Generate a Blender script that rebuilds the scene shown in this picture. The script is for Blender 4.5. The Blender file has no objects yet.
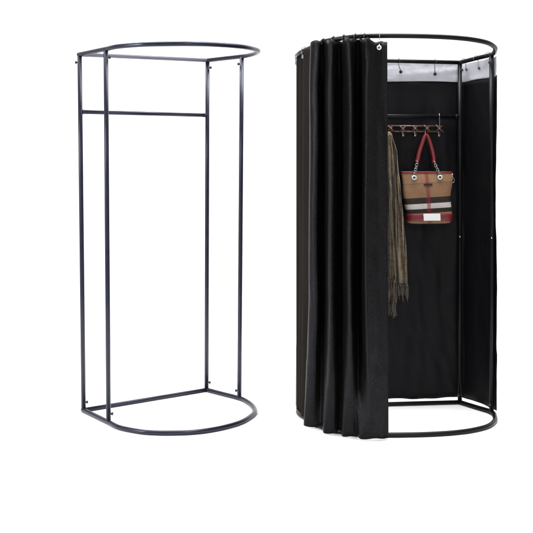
import bpy, bmesh, math, random
from mathutils import Vector, Matrix, noise
random.seed(7)
sc = bpy.context.scene
col = sc.collection
R = math.radians

# ------------------------------------------------------------------ helpers
def link(name, bm, mat, parent=None, smooth=True, angle=None):
    me = bpy.data.meshes.new(name)
    bmesh.ops.recalc_face_normals(bm, faces=bm.faces)
    bm.to_mesh(me); bm.free()
    if smooth:
        for p in me.polygons: p.use_smooth = True
    o = bpy.data.objects.new(name, me)
    col.objects.link(o)
    if mat: me.materials.append(mat)
    if parent is not None:
        o.parent = parent
        o.matrix_parent_inverse = Matrix.Translation(parent_world(parent)).inverted()
    return o

def parent_world(o):
    # parts are modelled in world space, so only an Empty root carries an offset
    return Vector(o.location) if o.type == 'EMPTY' else Vector((0, 0, 0))

def thing(name, label, cat, loc, group=None):
    o = bpy.data.objects.new(name, None); col.objects.link(o)
    o.location = loc; o.empty_display_size = .1
    o['label'] = label; o['category'] = cat
    o['kind'] = 'thing'
    if group: o['group'] = group
    return o

def tag(o, label, cat, group=None):
    o['label'] = label; o['category'] = cat
    if group: o['group'] = group
    return o

def catmull(pts, n):
    """resample a list of tuples with a Catmull-Rom spline, n points per span"""
    P = [Vector(p) for p in pts]
    P = [2*P[0]-P[1]] + P + [2*P[-1]-P[-2]]
    out = []
    for i in range(1, len(P)-2):
        p0, p1, p2, p3 = P[i-1:i+3]
        for k in range(n):
            t = k/n
            out.append(.5*((2*p1)+(p2-p0)*t+(2*p0-5*p1+4*p2-p3)*t*t+(3*p1-p0-3*p2+p3)*t**3))
    out.append(P[-2])
    return out

def interp(x, table):
    if x <= table[0][0]: return table[0][1]
    for (a, b), (c, d) in zip(table, table[1:]):
        if x <= c: return b+(d-b)*(x-a)/(c-a)
    return table[-1][1]

def add_tube(bm, pts, r, seg=14, closed=False, cap=True, flat=1.0):
    P = [Vector(p) for p in pts]
    n = len(P)
    rr = r if callable(r) else (lambda t: r)
    tang = []
    for i in range(n):
        a = P[(i-1) % n] if (closed or i > 0) else P[i]
        b = P[(i+1) % n] if (closed or i < n-1) else P[i]
        tang.append((b-a).normalized())
    up = Vector((0, 0, 1))
    if abs(tang[0].dot(up)) > .95: up = Vector((0, 1, 0))
    nrm = (up - tang[0]*up.dot(tang[0])).normalized()
    rings = []
    for i in range(n):
        nrm = (nrm - tang[i]*nrm.dot(tang[i])).normalized()
        bi = tang[i].cross(nrm)
        k = rr(i/(n-1))
        rings.append([bm.verts.new(P[i]+nrm*(math.cos(2*math.pi*j/seg)*k)+bi*(math.sin(2*math.pi*j/seg)*k*flat)) for j in range(seg)])
    last = n if closed else n-1
    for i in range(last):
        A, B = rings[i], rings[(i+1) % n]
        for j in range(seg):
            bm.faces.new((A[j], A[(j+1) % seg], B[(j+1) % seg], B[j]))
    if cap and not closed:
        bm.faces.new(rings[0][::-1]); bm.faces.new(rings[-1])
    return bm

def add_torus(bm, c, axis, R1, r, seg=20, sub=8, squash=1.0, long_dir=None):
    axis = Vector(axis).normalized()
    u = Vector(long_dir) if long_dir else (Vector((0, 0, 1)) if abs(axis.z) < .9 else Vector((1, 0, 0)))
    u = (u-axis*u.dot(axis)).normalized(); v = axis.cross(u)
    pts = [Vector(c)+u*(math.cos(2*math.pi*i/seg)*R1*squash)+v*(math.sin(2*math.pi*i/seg)*R1) for i in range(seg)]
    return add_tube(bm, pts, r, seg=sub, closed=True)

def add_box(bm, c, sx, sy, sz, rot=None, bevel=0):
    m = Matrix.Translation(c) @ (rot.to_4x4() if rot else Matrix.Identity(4)) @ Matrix.Diagonal((sx, sy, sz, 1))
    g = bmesh.ops.create_cube(bm, size=1, matrix=m)
    if bevel:
        es = list({e for v in g['verts'] for e in v.link_edges})
        bmesh.ops.bevel(bm, geom=es, offset=bevel, segments=2, affect='EDGES', clamp_overlap=True)
    return bm

def add_sphere(bm, c, r, sx=1, sy=1, sz=1):
    bmesh.ops.create_uvsphere(bm, u_segments=14, v_segments=10, radius=r, matrix=Matrix.Translation(c) @ Matrix.Diagonal((sx, sy, sz, 1)))
    return bm

# ------------------------------------------------------------------ materials
def mat(name, rgb, rough=.5, metal=0, spec=.5, sheen=0, sheen_tint=(1, 1, 1), var=.12, vscale=(8, 8, 8),
        bump=0, bscale=60, bstretch=(1, 1, 1), rvar=.0, coat=0, bdist=.002, stint=(1, 1, 1), sparkle=False):
    m = bpy.data.materials.new(name); m.use_nodes = True
    nt = m.node_tree; N = nt.nodes; L = nt.links
    b = N['Principled BSDF']
    b.inputs['Roughness'].default_value = rough
    b.inputs['Metallic'].default_value = metal
    b.inputs['Specular IOR Level'].default_value = spec
    b.inputs['Sheen Weight'].default_value = sheen
    b.inputs['Sheen Tint'].default_value = (*sheen_tint, 1)
    b.inputs['Coat Weight'].default_value = coat
    b.inputs['Specular Tint'].default_value = (*stint, 1)
    tc = N.new('ShaderNodeTexCoord'); mp = N.new('ShaderNodeMapping')
    mp.inputs['Scale'].default_value = vscale
    L.new(tc.outputs['Object'], mp.inputs['Vector'])
    nz = N.new('ShaderNodeTexNoise'); nz.inputs['Scale'].default_value = 1; nz.inputs['Detail'].default_value = 5
    L.new(mp.outputs[0], nz.inputs['Vector'])
    mx = N.new('ShaderNodeMix'); mx.data_type = 'RGBA'
    mx.inputs[6].default_value = (*[max(0, c*(1-var)) for c in rgb], 1)
    mx.inputs[7].default_value = (*[min(1, c*(1+var)) for c in rgb], 1)
    L.new(nz.outputs['Fac'], mx.inputs[0]); L.new(mx.outputs[2], b.inputs['Base Color'])
    if rvar:
        mr = N.new('ShaderNodeMapRange')
        mr.inputs['To Min'].default_value = rough-rvar; mr.inputs['To Max'].default_value = rough+rvar
        L.new(nz.outputs['Fac'], mr.inputs['Value']); L.new(mr.outputs[0], b.inputs['Roughness'])
    if bump:
        mp2 = N.new('ShaderNodeMapping'); mp2.inputs['Scale'].default_value = [bscale*s for s in bstretch]
        L.new(tc.outputs['Object'], mp2.inputs['Vector'])
        n2 = N.new('ShaderNodeTexNoise'); n2.inputs['Scale'].default_value = 1; n2.inputs['Detail'].default_value = 3
        L.new(mp2.outputs[0], n2.inputs['Vector'])
        bp = N.new('ShaderNodeBump'); bp.inputs['Strength'].default_value = bump; bp.inputs['Distance'].default_value = bdist
        L.new(n2.outputs['Fac'], bp.inputs['Height']); L.new(bp.outputs[0], b.inputs['Normal'])
    if sparkle:     # knitted sheen: threads that catch the light next to threads that do not
        mp3 = N.new('ShaderNodeMapping'); mp3.inputs['Scale'].default_value = (190, 190, 420)
        L.new(tc.outputs['Object'], mp3.inputs['Vector'])
        n3 = N.new('ShaderNodeTexNoise'); n3.inputs['Scale'].default_value = 1; n3.inputs['Detail'].default_value = 2
        L.new(mp3.outputs[0], n3.inputs['Vector'])
        m3 = N.new('ShaderNodeMapRange'); m3.inputs['From Min'].default_value = .38; m3.inputs['From Max'].default_value = .66
        m3.inputs['To Min'].default_value = spec*.5; m3.inputs["To Max"].default_value = spec*1.4
        L.new(n3.outputs['Fac'], m3.inputs['Value']); L.new(m3.outputs[0], b.inputs['Specular IOR Level'])
    return m

M = dict(
    backdrop=mat('white_paper', (.93, .93, .925), .9, spec=.1, var=.01, vscale=(.6, .6, .6)),
    steel=mat('dark_blue_grey_paint', (.0115, .0122, .023), .30, spec=.48, var=.45, vscale=(22, 22, 22), bump=.09, bscale=80, rvar=.08, stint=(.86, .9, 1.1)),
    pale=mat('steel_highlight_grey', (.17, .175, .225), .4, spec=.5, var=.12, vscale=(5, 14, 14), bump=.05, bscale=90, rvar=.08),  # bare frame's back rail: overexposed highlight put into the base colour
    black_steel=mat('black_paint', (.0055, .0055, .006), .34, spec=.17, var=.3, vscale=(14, 14, 14), bump=.06, bscale=90, rvar=.06),
    screw=mat('dark_screw_steel', (.03, .03, .04), .35, metal=.4, var=.2),
    screw_bright=mat('bright_screw_steel', (.6, .6, .6), .3, metal=.9, var=.1),
    satin=mat('black_satin_curtain', (.0050, .0044, .0040), .34, spec=.19, var=.3,
              vscale=(30, 30, 5), bump=.55, bscale=300, bstretch=(.5, .5, 1.3), rvar=.06, bdist=.0026, stint=(.86, .88, 1.03), sparkle=True),
    brown_cloth=mat('brown_black_curtain', (.0125, .0099, .0079), .85, spec=.08, var=.35, vscale=(45, 45, 2.2), bump=.3, bscale=240, bstretch=(1, 1, .5)),
    lining=mat('black_lining', (.0056, .0056, .0072), .55, spec=.13, var=.3, vscale=(10, 10, 2), bump=.3, bscale=300, bdist=.0015),
    band=mat('pale_lilac_white_cloth', (.66, .665, .73), .8, spec=.2, var=.10, vscale=(14, 14, 10), bump=.75, bscale=26, bstretch=(1, 1, .45), bdist=.009),
    chrome=mat('wire_steel', (.36, .36, .36), .28, metal=.9, var=.15),
    darkwire=mat('dark_wire', (.10, .095, .09), .35, metal=.8, var=.2),
    white=mat('white_plastic', (.82, .82, .82), .4, var=.03),
    blackhole=mat('black_eyelet', (.006, .006, .006), .5, var=.2),
    copper=mat('copper_brown_wood', (.105, .045, .026), .4, spec=.4, var=.4, vscale=(60, 60, 60), bump=.2, bscale=120),
    pinkmetal=mat('rose_grey_metal', (.24, .17, .16), .35, metal=.6, var=.25),
    redleather=mat('red_leather', (.165, .009, .014), .40, spec=.5, var=.22, vscale=(30, 30, 30), bump=.3, bscale=220),
    tanleather=mat('brown_leather', (.12, .06, .035), .5, var=.25, vscale=(30, 30, 30), bump=.3, bscale=220),
    patch=mat('white_patch', (.9, .9, .9), .6, var=.01),
)

def plaid():
    m = mat('plaid_canvas', (.4, .25, .14), .75, spec=.25, var=.1)
    nt = m.node_tree; N = nt.nodes; L = nt.links; b = N['Principled BSDF']
    tc = N.new('ShaderNodeTexCoord'); sp = N.new('ShaderNodeSeparateXYZ')
    L.new(tc.outputs['Object'], sp.inputs[0])
    # bands sag a little to the left, as on the photographed bag
    tl = N.new('ShaderNodeMath'); tl.operation = 'MULTIPLY_ADD'; tl.inputs[1].default_value = -.055
    L.new(sp.outputs['X'], tl.inputs[0]); L.new(sp.outputs['Z'], tl.inputs[2])
    sclz = N.new('ShaderNodeMath'); sclz.operation = 'DIVIDE'; sclz.inputs[1].default_value = .30
    L.new(tl.outputs[0], sclz.inputs[0])
    cr = N.new('ShaderNodeValToRGB'); cr.color_ramp.interpolation = 'CONSTANT'
    tan = (.27, .155, .086, 1); tan2 = (.235, .13, .07, 1); dark = (.022, .016, .014, 1); wh = (.52, .47, .455, 1); seam = (.12, .06, .035, 1)
    stops = [(0, tan), (.062/.3, dark), (.086/.3, wh), (.116/.3, dark), (.150/.3, tan2), (.229/.3, seam), (.232/.3, tan)]
    e = cr.color_ramp.elements
    e[0].position = 0; e[0].color = tan
    e[1].position = stops[1][0]; e[1].color = stops[1][1]
    for p, c in stops[2:]:
        k = e.new(p); k.color = c
    L.new(sclz.outputs[0], cr.inputs[0])
    # red vertical stripe through the middle, fainter thin ones either side
    ab = N.new('ShaderNodeMath'); ab.operation = 'ABSOLUTE'
    sh = N.new('ShaderNodeMath'); sh.operation = 'MULTIPLY_ADD'; sh.inputs[1].default_value = .05; L.new(sp.outputs['Z'], sh.inputs[0])
    L.new(sp.outputs['X'], sh.inputs[2]); sb_ = N.new('ShaderNodeMath'); sb_.operation = 'SUBTRACT'; sb_.inputs[1].default_value = .010
    L.new(sh.outputs[0], sb_.inputs[0]); L.new(sb_.outputs[0], ab.inputs[0])
    lt = N.new('ShaderNodeMath'); lt.operation = 'LESS_THAN'; lt.inputs[1].default_value = .0105; L.new(ab.outputs[0], lt.inputs[0])
    ml = N.new('ShaderNodeMath'); ml.operation = 'MULTIPLY'; ml.inputs[1].default_value = .6; L.new(lt.outputs[0], ml.inputs[0])
    m1 = N.new('ShaderNodeMix'); m1.data_type = 'RGBA'
    L.new(ml.outputs[0], m1.inputs[0]); L.new(cr.outputs[0], m1.inputs[6]); m1.inputs[7].default_value = (.20, .010, .022, 1)
    # woven grain
    wv = N.new('ShaderNodeTexNoise'); wv.inputs['Scale'].default_value = 160; L.new(tc.outputs['Object'], wv.inputs['Vector'])
    mr = N.new('ShaderNodeMapRange'); mr.inputs['To Min'].default_value = .72; mr.inputs['To Max'].default_value = 1.25; L.new(wv.outputs['Fac'], mr.inputs['Value'])
    hs = N.new('ShaderNodeHueSaturation'); L.new(mr.outputs[0], hs.inputs['Value']); L.new(m1.outputs[2], hs.inputs['Color'])
    L.new(hs.outputs[0], b.inputs['Base Color'])
    bp = N.new('ShaderNodeBump'); bp.inputs['Strength'].default_value = .35; bp.inputs['Distance'].default_value = .002
    L.new(wv.outputs['Fac'], bp.inputs['Height']); L.new(bp.outputs[0], b.inputs['Normal'])
    return m

def scarfmat():
    m = mat('olive_taupe_woven', (.2, .17, .12), .85, spec=.15, sheen=.15, var=.2, vscale=(120, 120, 3), bump=.4, bscale=260)
    nt = m.node_tree; N = nt.nodes; L = nt.links; b = N['Principled BSDF']
    tc = N.new('ShaderNodeTexCoord')
    mp = N.new('ShaderNodeMapping'); mp.inputs['Scale'].default_value = (85, 25, 1.1)
    L.new(tc.outputs['Object'], mp.inputs['Vector'])
    n = N.new('ShaderNodeTexNoise'); n.inputs['Scale'].default_value = 1; n.inputs['Detail'].default_value = 4
    L.new(mp.outputs[0], n.inputs['Vector'])
    cr = N.new('ShaderNodeValToRGB'); e = cr.color_ramp.elements
    e[0].position = .425; e[0].color = (.022, .016, .012, 1); e[1].position = .60; e[1].color = (.25, .195, .125, 1)
    k = e.new(.485); k.color = (.145, .108, .068, 1)
    L.new(n.outputs['Fac'], cr.inputs[0])
    m2 = N.new('ShaderNodeMapping'); m2.inputs['Scale'].default_value = (40, 40, 110)
    L.new(tc.outputs['Object'], m2.inputs['Vector'])
    n2 = N.new('ShaderNodeTexNoise'); n2.inputs['Scale'].default_value = 1; n2.inputs['Detail'].default_value = 3
    L.new(m2.outputs[0], n2.inputs['Vector'])
    mr = N.new('ShaderNodeMapRange'); mr.inputs['From Min'].default_value = .3; mr.inputs['From Max'].default_value = .7
    mr.inputs['To Min'].default_value = .62; mr.inputs['To Max'].default_value = 1.25
    L.new(n2.outputs['Fac'], mr.inputs['Value'])
    hs = N.new('ShaderNodeHueSaturation'); L.new(mr.outputs[0], hs.inputs['Value']); L.new(cr.outputs[0], hs.inputs['Color'])
    L.new(hs.outputs[0], b.inputs['Base Color'])
    return m
M['plaid'] = plaid(); M['scarf'] = scarfmat()
M['fringe'] = mat('taupe_thread', (.13, .11, .088), .85, var=.35, vscale=(150, 150, 60))

# ------------------------------------------------------------------ setting: white studio sweep
bm = bmesh.new()
prof = [(-4, 0), (0, 0), (4, 0), (8.5, 0)]
prof += [(8.5+2*math.sin(a), 2-2*math.cos(a)) for a in [math.pi/2*i/14 for i in range(1, 15)]] + [(10.5, 6.5)]
A = [bm.verts.new((-9, y, z)) for y, z in prof]; B = [bm.verts.new((9, y, z)) for y, z in prof]
for i in range(len(prof)-1): bm.faces.new((A[i], B[i], B[i+1], A[i+1]))
bd = link('backdrop', bm, M['backdrop']); bd['kind'] = 'structure'

# ------------------------------------------------------------------ the tubular frames
PR = .0125
def lerp2(p, q, t): return (p[0]+(q[0]-p[0])*t, p[1]+(q[1]-p[1])*t)

def build_frame(root, BL, FL, arc, FR, BR, zt, topmap, mats, rail_z, screws_top, screws_bot, mid_joint=False):
    m, mback = mats
    def path(f):
        a = catmull([BL, lerp2(BL, FL, .5), FL] + arc + [FR, lerp2(FR, BR, .5), BR], 8)
        return [f((p[0], p[1])) for p in a]
    fb = lambda p: Vector((p[0], p[1], PR))
    ft = lambda p: Vector((*topmap(p), zt(p)))
    # rings
    for nm, f in (('bottom_ring', fb), ('top_ring', ft)):
        bm = bmesh.new()
        pts = path(f)
        e0 = (pts[0]-pts[1]).normalized()*.012; e1 = (pts[-1]-pts[-2]).normalized()*.006
        add_tube(bm, [pts[0]+e0]+pts+[pts[-1]+e1], PR, 16)
        link(nm, bm, m, root)
    # straight back members, butted inside the corners
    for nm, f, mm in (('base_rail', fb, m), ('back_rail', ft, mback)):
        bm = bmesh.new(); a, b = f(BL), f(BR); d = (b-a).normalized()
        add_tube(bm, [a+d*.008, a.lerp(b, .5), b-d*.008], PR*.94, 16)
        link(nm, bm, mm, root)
    # hanging rail
    if rail_z:
        def on_post(P, z):
            t = (z-PR)/(zt(P)-PR); q = topmap(P)
            return Vector((P[0]+(q[0]-P[0])*t, P[1]+(q[1]-P[1])*t, z))
        a, b = on_post(BL, rail_z[0]), on_post(BR, rail_z[1])
        bm = bmesh.new(); d = (b-a).normalized()
        add_tube(bm, [a+d*.004, a.lerp(b, .5), b-d*.004], .0115, 16)
        for q, s in ((a, 1), (b, -1)):      # collars where it meets the posts
            add_tube(bm, [q+d*s*.010, q+d*s*.028], .0128, 16)
        link('hanging_rail', bm, m, root)
    # posts
    for i, P in enumerate((BL, FL, BR, FR)):
        b0 = fb(P); t0 = ft(P)
        d = (t0-b0).normalized()
        bm = bmesh.new()
        add_tube(bm, [b0+d*.004, b0.lerp(t0, .33), b0.lerp(t0, .66), t0-d*.004], PR*1.02, 16)
        po = link('post', bm, m, root)
        for base, dd, dirs in ((t0, -d, screws_top), (b0, d, screws_bot)):
            v = Vector((*dirs[i], 0)).normalized()
            c = base+dd*.045
            bm = bmesh.new()
            add_tube(bm, [c+v*.010, c+v*.018], .0034, 10)
            add_tube(bm, [c+v*.0155, c+v*.018, c+v*.024, c+v*.026], lambda t: .0062 if t in (0, 1) else .0084, 12)
            link('thumb_screw', bm, M['screw'], po)
        if mid_joint:
            c = b0.lerp(t0, .487)
            bm = bmesh.new(); add_sphere(bm, c+Vector((-.002, -PR*1.05, 0)), .0042, 1, .6, 1)
            link('joint_screw', bm, M['screw_bright'], po)

# bare frame
BL, FL, BR, FR = (-1.018, 5.565), (-.838, 5.305), (-.364, 6.07), (-.159, 5.851)
arc = [(-.761, 5.194), (-.647, 5.116), (-.568, 5.093), (-.491, 5.089), (-.396, 5.099), (-.303, 5.137), (-.2095, 5.211), (-.134, 5.307),
       (-.086, 5.425), (-.064, 5.528), (-.077, 5.657), (-.115, 5.775)]
f1 = thing('changing_booth_frame', 'bare dark tubular steel frame without any curtains, standing beside the curtained booth', 'frame', (-.55, 5.55, 0))
build_frame(f1, BL, FL, arc, FR, BR,
            lambda p: 1.9915+.02*max(0, min(1, (p[0]+p[1]-4.55)/1.15)),
            lambda p: (p[0]+.0428*(p[0]+.504), p[1]),
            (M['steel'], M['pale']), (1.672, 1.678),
            [(-1, -.2), (1, -.2), (1, -.3), (-1, -.3)], [(1, -.1), (1, -.2), (1, -.3), (-1, -.3)])

# booth frame
BL2, FL2, BR2, FR2 = (.272, 5.655), (.178, 5.56), (1.112, 5.752), (1.242, 5.52)
arc2 = [(.185, 5.47), (.227, 5.364), (.297, 5.195), (.395, 5.105), (.487, 5.062), (.58, 5.053), (.68, 5.053), (.81, 5.063), (.94, 5.09),
        (1.05, 5.136), (1.15, 5.215), (1.212, 5.32), (1.236, 5.41)]
z2 = lambda p: 1.9655+.0908*(5.752-p[1])
f2 = thing('changing_booth_frame', 'black tubular frame carrying the black curtains of the booth', 'frame', (.72, 5.4, 0))
build_frame(f2, BL2, FL2, arc2, FR2, BR2, z2, lambda p: p, (M['black_steel'], M['black_steel']), (1.655, 1.655),
            [(1, -.6), (1, -.2), (.35, -1), (-.8, -1)], [(1, -.6), (1, -.2), (-.6, -1), (-.8, -1)], mid_joint=True)

# ------------------------------------------------------------------ curtains
CG = 'black curtains hung round the booth'
def sheet(top, bot, ztop, zbot, rows, name, material, parent, per=7, thick=.0024, wob=.0, ease=1.0, seed=0, mid=None, crease=0.0):
    T, Bm = catmull(top, per), catmull(bot, per)
    Md = catmull(mid, per) if mid else None
    n = len(T); bm = bmesh.new(); rnd = random.Random(seed)
    ph = [rnd.uniform(0, 6.28) for _ in range(6)]
    grid = []
    for r in range(rows+1):
        t = r/rows; row = []
        for i in range(n):
            s = i/(n-1)
            p = T[i].lerp(Bm[i], t**ease)
            if mid:     # folds deepen below the heading and relax towards the hem
                q = Md[i].lerp(Bm[i], max(0, (t-.66)/.34)**1.3)
                k = min(1, t/.13); k = k*k*(3-2*k)
                p = T[i].lerp(q, k)
            z = ztop(s)+(zbot(s)-ztop(s))*t
            w = wob*math.sin(math.pi*min(1, t*1.2)) if t < .83 else wob
            dx = w*(.6*math.sin(4.1*t+9*s+ph[0])+.4*math.sin(9.5*t+17*s+ph[1]))
            dy = w*(.6*math.sin(5.3*t+11*s+ph[2])+.4*math.sin(11.7*t+23*s+ph[3]))
            if crease:  # slack cloth: soft long ripples plus slanting pulls that start at the hooks
                q3 = Vector((p.x*9, p.y*9, z*1.6+seed)); q4 = Vector((p.x*22+z*7, p.y*22, z*11-seed))
                kk = min(1, t/.16)
                dy += kk*crease*(noise.noise(q3)+.38*noise.noise(q4)*(1-abs(2*t-1)*.3))
                dx += kk*crease*.8*noise.noise(q3+Vector((7, 3, 1)))
            row.append(bm.verts.new((p.x+dx*.5, p.y+dy, z)))
        grid.append(row)
    for a, b in zip(grid, grid[1:]):
        for i in range(n-1): bm.faces.new((a[i], a[i+1], b[i+1], b[i]))
    o = link(name, bm, material, parent)
    if thick:
        md = o.modifiers.new('thickness', 'SOLIDIFY'); md.thickness = thick; md.offset = 0
    return o

# pleated front curtain
top = [(.252, 5.37), (.237, 5.27), (.231, 5.212), (.269, 5.17), (.289, 5.21), (.303, 5.175), (.319, 5.1), (.338, 5.085), (.362, 5.13), (.378, 5.14),
       (.391, 5.08), (.404, 5.02), (.424, 5.015), (.448, 5.06), (.467, 5.08), (.48, 5.03), (.494, 4.965), (.515, 4.972), (.547, 4.993), (.578, 5.002), (.6, 5.0)]
bot = [(.216, 5.40), (.199, 5.30), (.195, 5.258), (.232, 5.238), (.284, 5.232), (.2895, 5.17), (.294, 5.117), (.315, 5.115), (.345, 5.11), (.375, 5.117),
       (.379, 5.07), (.388, 5.05), (.432, 5.05), (.460, 5.055), (.464, 5.02), (.474, 5.0), (.503, 4.995), (.529, 5.0), (.554, 5.01), (.585, 5.015), (.608, 5.015)]
mid = [(.248, 5.40), (.232, 5.29), (.226, 5.215), (.262, 5.185), (.283, 5.235), (.297, 5.255), (.306, 5.185), (.320, 5.09), (.345, 5.09), (.369, 5.155),
       (.383, 5.17), (.396, 5.075), (.413, 5.01), (.434, 5.02), (.455, 5.10), (.470, 5.12), (.480, 5.04), (.494, 4.955), (.520, 4.965), (.555, 4.99), (.603, 5.0)]
fc = thing('curtain', 'pleated black satin curtain gathered to the left across the front of the booth', 'curtain', (.42, 5.1, 0), CG)
ztf = lambda s: interp(s, [(0, 2.022), (.25, 2.020), (.5, 2.017), (.72, 2.018), (.80, 2.012), (.90, 1.998), (1, 1.992)]) - .007*abs(math.sin(s*23)) + .003*math.sin(s*62)
zbf = lambda s: .007+.003*math.sin(s*31)
body = sheet(top, bot, ztf, zbf, 90, 'panel', M['satin'], fc, per=9, wob=.006, seed=3, mid=mid, crease=.013)
# ironed hem tape down the opening edge and white eyelet on it
sheet([(.574, 4.9975), (.588, 4.9965), (.6035, 4.996)], [(.582, 5.0115), (.596, 5.0112), (.6115, 5.0112)],
      lambda s: 1.9915, lambda s: .0075, 60, 'edge_hem', M['satin'], fc, per=6, thick=.003, wob=.0)
bm = bmesh.new(); add_torus(bm, (.562, 4.9905, 1.962), (0, 1, 0), .0085, .004, 18, 8); link('eyelet', bm, M['white'], fc)

# flat brownish side curtain
sd = thing('curtain', 'flat brown-tinged black curtain at the outer left side of the booth', 'curtain', (.19, 5.5, 0), CG)
st = [(.25, 5.76), (.205, 5.70), (.171, 5.62), (.174, 5.575), (.1685, 5.54), (.186, 5.50), (.184, 5.475), (.202, 5.435), (.203, 5.40), (.240, 5.315)]
sb = [(.25, 5.76), (.205, 5.71), (.170, 5.63), (.174, 5.58), (.1695, 5.54), (.184, 5.505), (.180, 5.475), (.196, 5.435), (.193, 5.40), (.232, 5.33)]
sheet(st, sb, lambda s: interp(s, [(0, 1.955), (.35, 1.97), (.7, 1.985), (1, 2.0)]), lambda s: .03-.01*s, 60, 'panel', M['brown_cloth'], sd, per=8, wob=.004, seed=5, crease=.010)
for (x, y, z) in ((.1675, 5.60, 1.945), (.199, 5.415, 1.962)):
    bm = bmesh.new(); add_torus(bm, (x-.003, y-.006, z), (1, .45, 0), .0075, .0035, 16, 8); link('eyelet', bm, M['chrome'], sd)

# back curtain with a pale heading band, wrapping outside the right posts
bc = thing('curtain', 'long black curtain with a pale top band lining the back and right of booth', 'curtain', (.75, 5.78, 0), CG)
base = [(.225, 5.70), (.30, 5.702), (.42, 5.712), (.55, 5.727), (.68, 5.739), (.80, 5.753), (.92, 5.766), (1.03, 5.777), (1.105, 5.788), (1.136, 5.782),
        (1.155, 5.752), (1.185, 5.69), (1.217, 5.63), (1.242, 5.575), (1.262, 5.528), (1.2665, 5.498)]
wav = [0, .004, -.003, .004, -.004, .003, -.004, .004, 0, 0, 0, -.003, .004, -.003, 0, 0]
low = [(x, y+w) for (x, y), w in zip(base, wav)]
zband_b = lambda s: interp(s, [(0, 1.858), (.66, 1.856), (1, 1.868)]) + .0025*math.sin(s*19)
sheet(base, low, lambda s: zband_b(s)+.004, lambda s: interp(s, [(0, .031), (.62, .031), (.7, .030), (1, .024)])+.0025*math.sin(s*27), 60,
      'panel', M['lining'], bc, per=8, wob=.006, seed=9, crease=.024)
inn = [(x-.0035*(1 if x > 1.12 else 0), y-.0035) for x, y in base]
sheet(inn, inn, lambda s: interp(s, [(0, 1.966), (.6, 1.964), (.7, 1.966), (1, 1.978)]), lambda s: zband_b(s), 14, 'heading_band', M['band'], bc, per=10, wob=.003, seed=12)
for (x, y, z) in ((.771, 5.744, 1.911), (.971, 5.765, 1.900)):
    bm = bmesh.new(); add_torus(bm, (x, y-.005, z), (.1, 1, 0), .0062, .0032, 16, 8)
    add_tube(bm, [(x, y-.003, z), (x, y-.007, z)], .0062, 14)
    link('eyelet', bm, M['blackhole'], bc)

# wire hooks: a loop over the pipe and a shank down to the eyelet
HG = 'wire hooks holding the curtains'
def hook(label, c, tangent, end, m, loop=.0165, wr=.0017, drop=True):
    c = Vector(c); t = Vector((*tangent, 0)).normalized(); e = Vector(end)
    side = Vector((t.y, -t.x, 0))
    if side.dot(e-c) < 0: side = -side
    bm = bmesh.new(); pts = []
    for i in range(15):
        a = R(-120+i*255/14)
        pts.append(c+side*(-math.sin(-a)*loop*1.0)+Vector((0, 0, math.cos(a)*loop)))
    pts.append(c+side*(loop*.95)+Vector((0, 0, -.012)))
    if drop:
        pts += [pts[-1].lerp(e, .5), e+Vector((0, 0, .006)), e, e-side*.006+Vector((0, 0, .002))]
    add_tube(bm, pts, wr, 8)
    return tag(link('curtain_hook', bm, m), label, 'curtain hook', HG)

def ring_at(x0, arcpts=arc2):
    a = catmull([BL2, FL2]+arc2+[FR2, BR2], 10)
    k = min(range(2, len(a)-2), key=lambda i: abs(a[i].x-x0)+(10 if a[i].y > 5.45 else 0))
    t = a[k+1]-a[k-1]
    return (a[k].x, a[k].y, z2((a[k].x, a[k].y))), (t.x, t.y)
c, t = ring_at(.566)
hook('bright wire hook with white eyelet at the free edge of the front curtain', c, t, (.563, 4.988, 1.964), M['chrome'], wr=.0022)
names = ['first', 'second', 'third', 'fourth', 'fifth', 'sixth']
for i, x in enumerate((.262, .300, .345, .394, .450, .497)):
    c, t = ring_at(x)
    hook('dark wire loop over the top ring, %s from the left above the pleats' % names[i], c, t, (c[0], c[1]-.02, c[2]-.03), M['darkwire'], loop=.0158, wr=.0032, drop=False)
zb = lambda x: 1.9655+.0908*(5.752-(5.655+(x-.272)*.1155))
yb = lambda x: 5.655+(x-.272)*.1155
hook('wire hook on the back rail nearest the front curtain edge', (.757, yb(.757), zb(.757)), (1, .115), (.771, 5.738, 1.912), M['darkwire'], loop=.018)
hook('wire hook on the back rail above the red handbag', (.969, yb(.969), zb(.969)), (1, .115), (.971, 5.757, 1.901), M['darkwire'], loop=.018)
sx = lambda f: (BR2[0]+(FR2[0]-BR2[0])*f, BR2[1]+(FR2[1]-BR2[1])*f)
for f, l in ((.12, 'dark wire hook on the right side rail beside the back corner post'), (.52, 'bright wire hook halfway along the right side rail'), (.9, 'dark wire hook on the right side rail against the front post')):
    p = sx(f)
    ex, ey = p[0]+.0195, p[1]+.011
    bm = bmesh.new(); add_torus(bm, (ex, ey, 1.922), (.87, .49, 0), .0055, .0026, 14, 7); link('eyelet', bm, M['darkwire'], bc)
    hook(l, (*p, z2(p)), (.13, -.232), (ex-.004, ey-.002, 1.922), M['chrome'] if f == .52 else M['darkwire'], loop=.018)
hook('wire hook at the far left end of the top ring', (.178, 5.57, z2((0, 5.57))), (0, 1), (.164, 5.594, 1.947), M['darkwire'], loop=.0185, wr=.0024)
hook('pale wire hook where the brown side curtain meets the pleats', (.205, 5.41, z2((0, 5.41))), (.2, -.5), (.196, 5.408, 1.964), M['chrome'], loop=.0185, wr=.0024)

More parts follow.
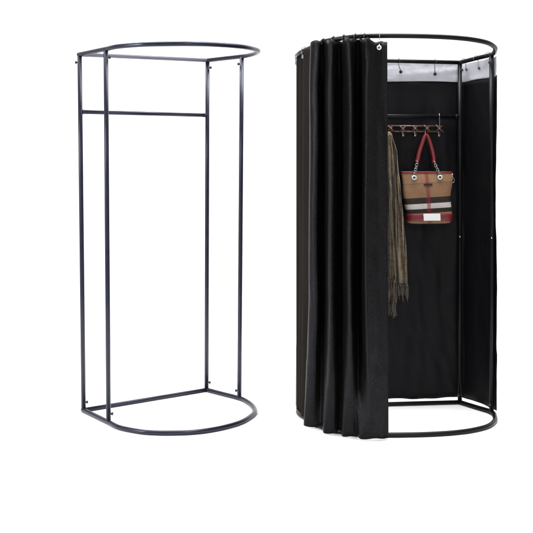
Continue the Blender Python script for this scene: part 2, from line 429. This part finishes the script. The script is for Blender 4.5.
# ------------------------------------------------------------------ rack, hooks, bag and scarf inside the booth
ang = math.atan2(.097, .84); ux = Vector((math.cos(ang), math.sin(ang), 0)); uy = Vector((-math.sin(ang), math.cos(ang), 0))
RC = Vector((.84, 5.718, 0))          # rack axis point
def rk(x, dy, z): return RC+ux*((x-.84)/math.cos(ang))+uy*dy+Vector((0, 0, z))
rack = thing('peg_rack', 'long copper brown lattice peg rack hung under the booth hanging rail', 'rack', RC+Vector((0, 0, 1.56)))
ZB, ZT = 1.567, 1.600
xs = [.708, .776, .846, .916, .988]
bm = bmesh.new(); add_tube(bm, [rk(.665, 0, ZB), rk(.84, 0, ZB), rk(.999, 0, ZB)], .0042, 10); link('lower_bar', bm, M['copper'], rack)
bm = bmesh.new(); add_tube(bm, [rk(.665, 0, ZT), rk(.84, 0, ZT), rk(.995, 0, ZT)], .0034, 10); link('upper_bar', bm, M['pinkmetal'], rack)
for x in xs:
    for sgn in (-1, 1):
        bm = bmesh.new(); j1, j2 = random.uniform(.75, 1.15), random.uniform(.75, 1.15)
        a, b = rk(x-.021*j1, -.006+.004*sgn, (ZB+ZT)/2-.019*sgn*j2), rk(x+.021*j2, -.006+.004*sgn, (ZB+ZT)/2+.019*sgn*j1)
        add_tube(bm, [a, a.lerp(b, .5), b], lambda t: .0052 if 0 < t < 1 else .0044, 8, flat=.55)
        link('slat', bm, M['copper'], rack)
    bm = bmesh.new(); add_sphere(bm, rk(x, -.014, (ZB+ZT)/2), .0048, 1, .5, 1); link('rivet', bm, M['pinkmetal'], rack)
for x in (.6985, .776, .846, .908, .985):
    bm = bmesh.new()
    add_tube(bm, catmull([rk(x, -.003, ZB), rk(x, -.006, ZB-.020), rk(x, -.014, ZB-.029), rk(x, -.026, ZB-.026), rk(x, -.031, ZB-.014)], 4), .0026, 8)
    link('peg', bm, M['chrome'], rack)
for x, l in ((.990, 'small bright wire hook holding up the right end of the peg rack'), (.672, 'small wire hook at the rack end behind the front curtain edge')):
    bm = bmesh.new(); yy = BL2[1]+(x-BL2[0])*.1155
    zc = 1.655
    pts = [Vector((x, yy, zc))+Vector((0, -math.sin(R(a))*.0155, math.cos(R(a))*.0155)) for a in range(-110, 100, 15)]
    e = rk(x, 0, ZT)
    pts += [Vector((x, yy-.014, zc-.018)), Vector((x+.002, yy-.010, zc-.034)), e+Vector((0, -.008, .004)), e+Vector((0, -.006, -.007)), e+Vector((0, .004, -.007)), e+Vector((0, .008, .004))]
    add_tube(bm, catmull(pts, 3), .0028, 8)
    tag(link('s_hook', bm, M['chrome']), l, 'hook')

# handbag -----------------------------------------------------------
BX = rk(.904, -.036, 1.043)
bag = thing('handbag', 'plaid canvas handbag with red leather straps, hanging from the peg rack', 'handbag', BX)
bag.rotation_euler = (0, 0, ang)
def local(name, bm, m, smooth=True, parent=None):
    for v in bm.verts:      # the bag hangs a little askew
        if v.co.z < .36: v.co.x += .05*(.30-v.co.z)
    o = link(name, bm, m, None, smooth); o.parent = parent or bag; return o
def loft(levels, n=48, ex=4.2, close_top=True, lean=0):
    bm = bmesh.new(); rings = []
    for z, w, d in levels:
        ring = []
        for j in range(n):
            a = 2*math.pi*j/n; c_, s_ = math.cos(a), math.sin(a)
            x = w*math.copysign(abs(c_)**(2/ex), c_); y = d*math.copysign(abs(s_)**(2/ex), s_)
            ring.append(bm.verts.new((x+.004*math.sin(z*31), y+.0025*math.sin(x*34+z*25), z)))
        rings.append(ring)
    for A_, B_ in zip(rings, rings[1:]):
        for j in range(n): bm.faces.new((A_[j], A_[(j+1) % n], B_[(j+1) % n], B_[j]))
    bm.faces.new(rings[0][::-1])
    if close_top: bm.faces.new(rings[-1])
    return bm
W = lambda z: interp(z, [(0, .116), (.02, .128), (.06, .131), (.15, .136), (.25, .146), (.30, .150)])
D = lambda z: interp(z, [(0, .036), (.03, .042), (.10, .044), (.18, .038), (.25, .028), (.30, .018)])
zs = [.004+.285*i/24 for i in range(25)]
local('body', loft([(z, W(z), D(z)) for z in zs]), M['plaid'])
local('top_trim', loft([(z, W(z)+.0022, D(z)+.0022) for z in (.2865, .288, .292, .2955, .297)]), M['redleather'])
local('base_panel', loft([(z, W(z)+k, D(z)+k) for z, k in ((.016, .001), (.0175, .0028), (.03, .0032), (.045, .0032), (.0555, .0028), (.057, .001))]), M['redleather'])
local('bottom_piping', loft([(z, W(z)*k, D(z)*k) for z, k in ((-.001, .72), (.0, .86), (.006, .97), (.012, 1.0), (.0165, 1.0))]), M['tanleather'])
bm = bmesh.new(); add_box(bm, (.008, -.0462, .0385), .098, .0025, .040, bevel=.001); local('blank_patch', bm, M['patch'], False)
bm = bmesh.new(); add_box(bm, (-.002, -.0355, .222), .050, .005, .0105, Matrix.Rotation(R(-2), 3, 'Y'), bevel=.0015); local('nameplate', bm, M['blackhole'], False)
EY = [(-.0795, .262), (.0705, .264)]
for x, z in EY:
    bm = bmesh.new(); add_torus(bm, (x, -.030, z), (0, 1, .18), .0105, .0045, 22, 10)
    add_tube(bm, [(x, -.026, z), (x, -.0285, z)], .0085, 16)
    local('eyelet', bm, M['white'])
    bm = bmesh.new(); add_tube(bm, [(x, -.028, z), (x, -.0315, z)], .0052, 14); local('eyelet_hole', bm, M['blackhole'])
CT = [(-.052, .352), (.046, .350)]
for (x, z), (cx, cz) in zip(EY, CT):
    bm = bmesh.new(); n = 6
    for i in range(n):
        t = (i+.5)/n
        p = Vector((x, -.034, z+.010)).lerp(Vector((cx, -.012, cz)), t)
        d = (Vector((cx, -.012, cz))-Vector((x, -.034, z))).normalized()
        ax = Vector((0, 1, 0)) if i % 2 == 0 else Vector((1, .3, .2))
        add_torus(bm, p, ax, .0072, .0027, 14, 7, squash=1.45, long_dir=d)
    local('chain', bm, M['chrome'])
def ribbon(path, half, thick):
    """flat leather strap: rounded rectangular section swept in the bag's own plane"""
    bm = bmesh.new(); P = catmull(path, 8); n = len(P); rings = []
    for i in range(n):
        t = (P[min(i+1, n-1)]-P[max(i-1, 0)]).normalized()
        s = Vector((t.z, 0, -t.x)); o_ = Vector((0, 1, 0))
        k = half*(1-.45*math.exp(-((i/(n-1)-.5)/.09)**2))
        sec = [(-1, -.6), (-.7, -1), (.7, -1), (1, -.6), (1, .6), (.7, 1), (-.7, 1), (-1, .6)]
        rings.append([bm.verts.new(P[i]+s*(a*k)+o_*(b*thick)) for a, b in sec])
    for A_, B_ in zip(rings, rings[1:]):
        for j in range(8): bm.faces.new((A_[j], A_[(j+1) % 8], B_[(j+1) % 8], B_[j]))
    bm.faces.new(rings[0][::-1]); bm.faces.new(rings[-1]); return bm
ztop = ZB-.0285-1.043+.010
for dy in (0, .017):
    local('strap', ribbon([(-.053, -.012+dy, .345), (-.042, -.006+dy, .395), (-.024, -.002+dy, .450), (-.006, .002+dy*.5, ztop-.008), (.004, .003+dy*.4, ztop), (.013, .002+dy*.5, ztop-.012), (.030, -.002+dy, .440), (.040, -.006+dy, .395), (.047, -.012+dy, .345)], .0088, .0034), M['redleather'])
bm = bmesh.new(); add_torus(bm, (.150, -.012, .246), (.2, 1, 0), .009, .0025, 14, 7, squash=1.4); add_box(bm, (.149, -.014, .270), .010, .004, .03, bevel=.0015); local('side_buckle', bm, M['chrome'])

# scarf -------------------------------------------------------------
scf = thing('scarf', 'long olive taupe scarf with dark streaks and fringed ends, hanging beside the handbag', 'scarf', (.71, 5.665, .55))
def lobe(left, right, ztop_, zbot_, y0, folds, amp, seed, name):
    bm = bmesh.new(); rows, cols = 70, 46; g = []; rnd = random.Random(seed); ph = rnd.uniform(0, 6)
    for r in range(rows+1):
        t = r/rows; row = []
        for c_ in range(cols+1):
            s = c_/cols
            zb_ = zbot_(s); z = ztop_-(ztop_-zb_)*t
            if r == 0: z += .006*math.sin(math.pi*s)
            l, rgt = interp(t, left), interp(t, right)
            sh = .018*math.sin(2.5*t+ph)
            x = l+(rgt-l)*(s+.05*math.sin(6*s+3*t+ph)*math.sin(math.pi*s))
            f = amp*min(1, .35+t*1.1)
            y = y0+f*(math.sin(2*math.pi*folds*(s+sh)+ph+.8*t)+.4*math.sin(2*math.pi*folds*2.3*(s-sh)+1.7*t))
            qn = Vector((x*26+seed, z*3.1, seed*1.7))
            y += .011*min(1, t*3)*noise.noise(qn)+.004*noise.noise(Vector((x*70, z*26, seed)))
            x += .006*min(1, t*4)*noise.noise(Vector((s*3, z*7, seed*2.3)))
            row.append(bm.verts.new((x, y-.012*math.sin(math.pi*s), z)))
        g.append(row)
    for a, b in zip(g, g[1:]):
        for i in range(cols): bm.faces.new((a[i], a[i+1], b[i+1], b[i]))
    edge = [v.co.copy() for v in g[-1]]
    o = link(name, bm, M['scarf'], scf); md = o.modifiers.new('thickness', 'SOLIDIFY'); md.thickness = .0016; md.offset = 0
    return edge
def fringe(edge, ln, seed, cnt):
    bm = bmesh.new(); rnd = random.Random(seed)
    for k in range(cnt):
        p = edge[int((k+.5)/cnt*(len(edge)-1))].copy()
        # knotted net just under the cloth, then a loose twisted tassel
        q = p+Vector((rnd.uniform(-.006, .006), rnd.uniform(-.004, .004), -.018))
        L_ = ln*rnd.uniform(.6, 1.15)
        for st_ in range(3):
            w = [rnd.uniform(-.005, .005) for _ in range(6)]
            pts = [p+Vector((0, 0, .002)), q, q+Vector((w[0], w[1], -L_*.3)), q+Vector((w[0]+w[2], w[1]+w[3], -L_*.62)), q+Vector((w[0]+w[2]+w[4]*1.6, w[1]+w[5], -L_*rnd.uniform(.85, 1)))]
            add_tube(bm, catmull(pts, 3), .0010, 5)
        add_sphere(bm, q, .0026, 1, 1, 1.3)
        if k < cnt-1:
            p2 = edge[int((k+1.5)/cnt*(len(edge)-1))]
            add_tube(bm, [p, (p+p2)/2+Vector((0, -.001, -.02)), p2], .0009, 5)
    link('fringe', bm, M['fringe'], scf)
e2 = lobe([(0, .678), (.1, .668), (.5, .668), (1, .682)], [(0, .705), (.1, .730), (.5, .745), (1, .742)], 1.548, lambda s: .607+.012*math.sin(5*s), 5.690, 2.6, .012, 4, 'back_fold')
e1 = lobe([(0, .682), (.08, .672), (.5, .678), (1, .700)], [(0, .707), (.05, .722), (.11, .738), (.3, .752), (.5, .770), (.7, .787), (.85, .796), (1, .802)], 1.552,
          lambda s: .728-.018*s+.010*math.sin(7*s), 5.660, 3.1, .015, 2, 'front_fold')
fringe(e2, .075, 3, 12); fringe(e1, .080, 6, 16)
bm = bmesh.new()
add_tube(bm, catmull([(.683, 5.668, 1.543), (.690, 5.676, 1.556), (.697, 5.679, 1.558), (.704, 5.676, 1.552), (.709, 5.668, 1.540)], 4), .008, 10)
link('hanging_loop', bm, M['scarf'], scf)

# ------------------------------------------------------------------ light: white studio tent and three soft lamps
w = bpy.data.worlds.new('World'); sc.world = w; w.use_nodes = True
bg = w.node_tree.nodes['Background']; bg.inputs[0].default_value = (1, 1, 1, 1); bg.inputs[1].default_value = .42
def area(name, loc, target, size, power, size_y=None, colr=(1, 1, 1), spread=180):
    l = bpy.data.lights.new(name, 'AREA'); l.energy = power; l.shape = 'RECTANGLE'; l.size = size; l.size_y = size_y or size; l.color = colr; l.spread = R(spread)
    o = bpy.data.objects.new(name, l); col.objects.link(o); o.location = loc
    o.rotation_euler = (Vector(target)-Vector(loc)).to_track_quat('-Z', 'Y').to_euler()
area('key_softbox', (-3.6, 3.4, 2.3), (.4, 5.2, 1.1), .7, 110, 2.0)
area('front_softbox', (1.6, -.8, 3.6), (.9, 5.6, .8), .9, 70)
area('overhead_softbox', (.75, 5.35, 4.2), (.72, 5.4, 0), 1.6, 26, 1.2, spread=70)
area('floor_softbox', (.0, 5.3, 5.0), (.0, 5.3, 0), 4.0, 26, 1.6, spread=95)
area('wall_softbox', (-2.4, 6.6, 6.0), (-1.2, 10.5, 1.6), 2.0, 215, 1.0)
area('wall_softbox', (2.6, 6.6, 6.0), (1.3, 10.5, 1.6), 2.0, 215, 1.0)

# ------------------------------------------------------------------ camera
cd = bpy.data.cameras.new('camera'); cam = bpy.data.objects.new('camera', cd); col.objects.link(cam)
cam.location = (0, 0, 1.376); cam.rotation_euler = (R(90), 0, 0)
cd.sensor_width = 36; cd.lens = 67.54; cd.shift_y = -.1904; cd.clip_end = 200; cd.clip_start = .05
sc.camera = cam
sc.view_settings.view_transform = 'Standard'; sc.view_settings.look = 'None'; sc.view_settings.exposure = 0; sc.view_settings.gamma = 1
sc.render.resolution_x = sc.render.resolution_y = 1024
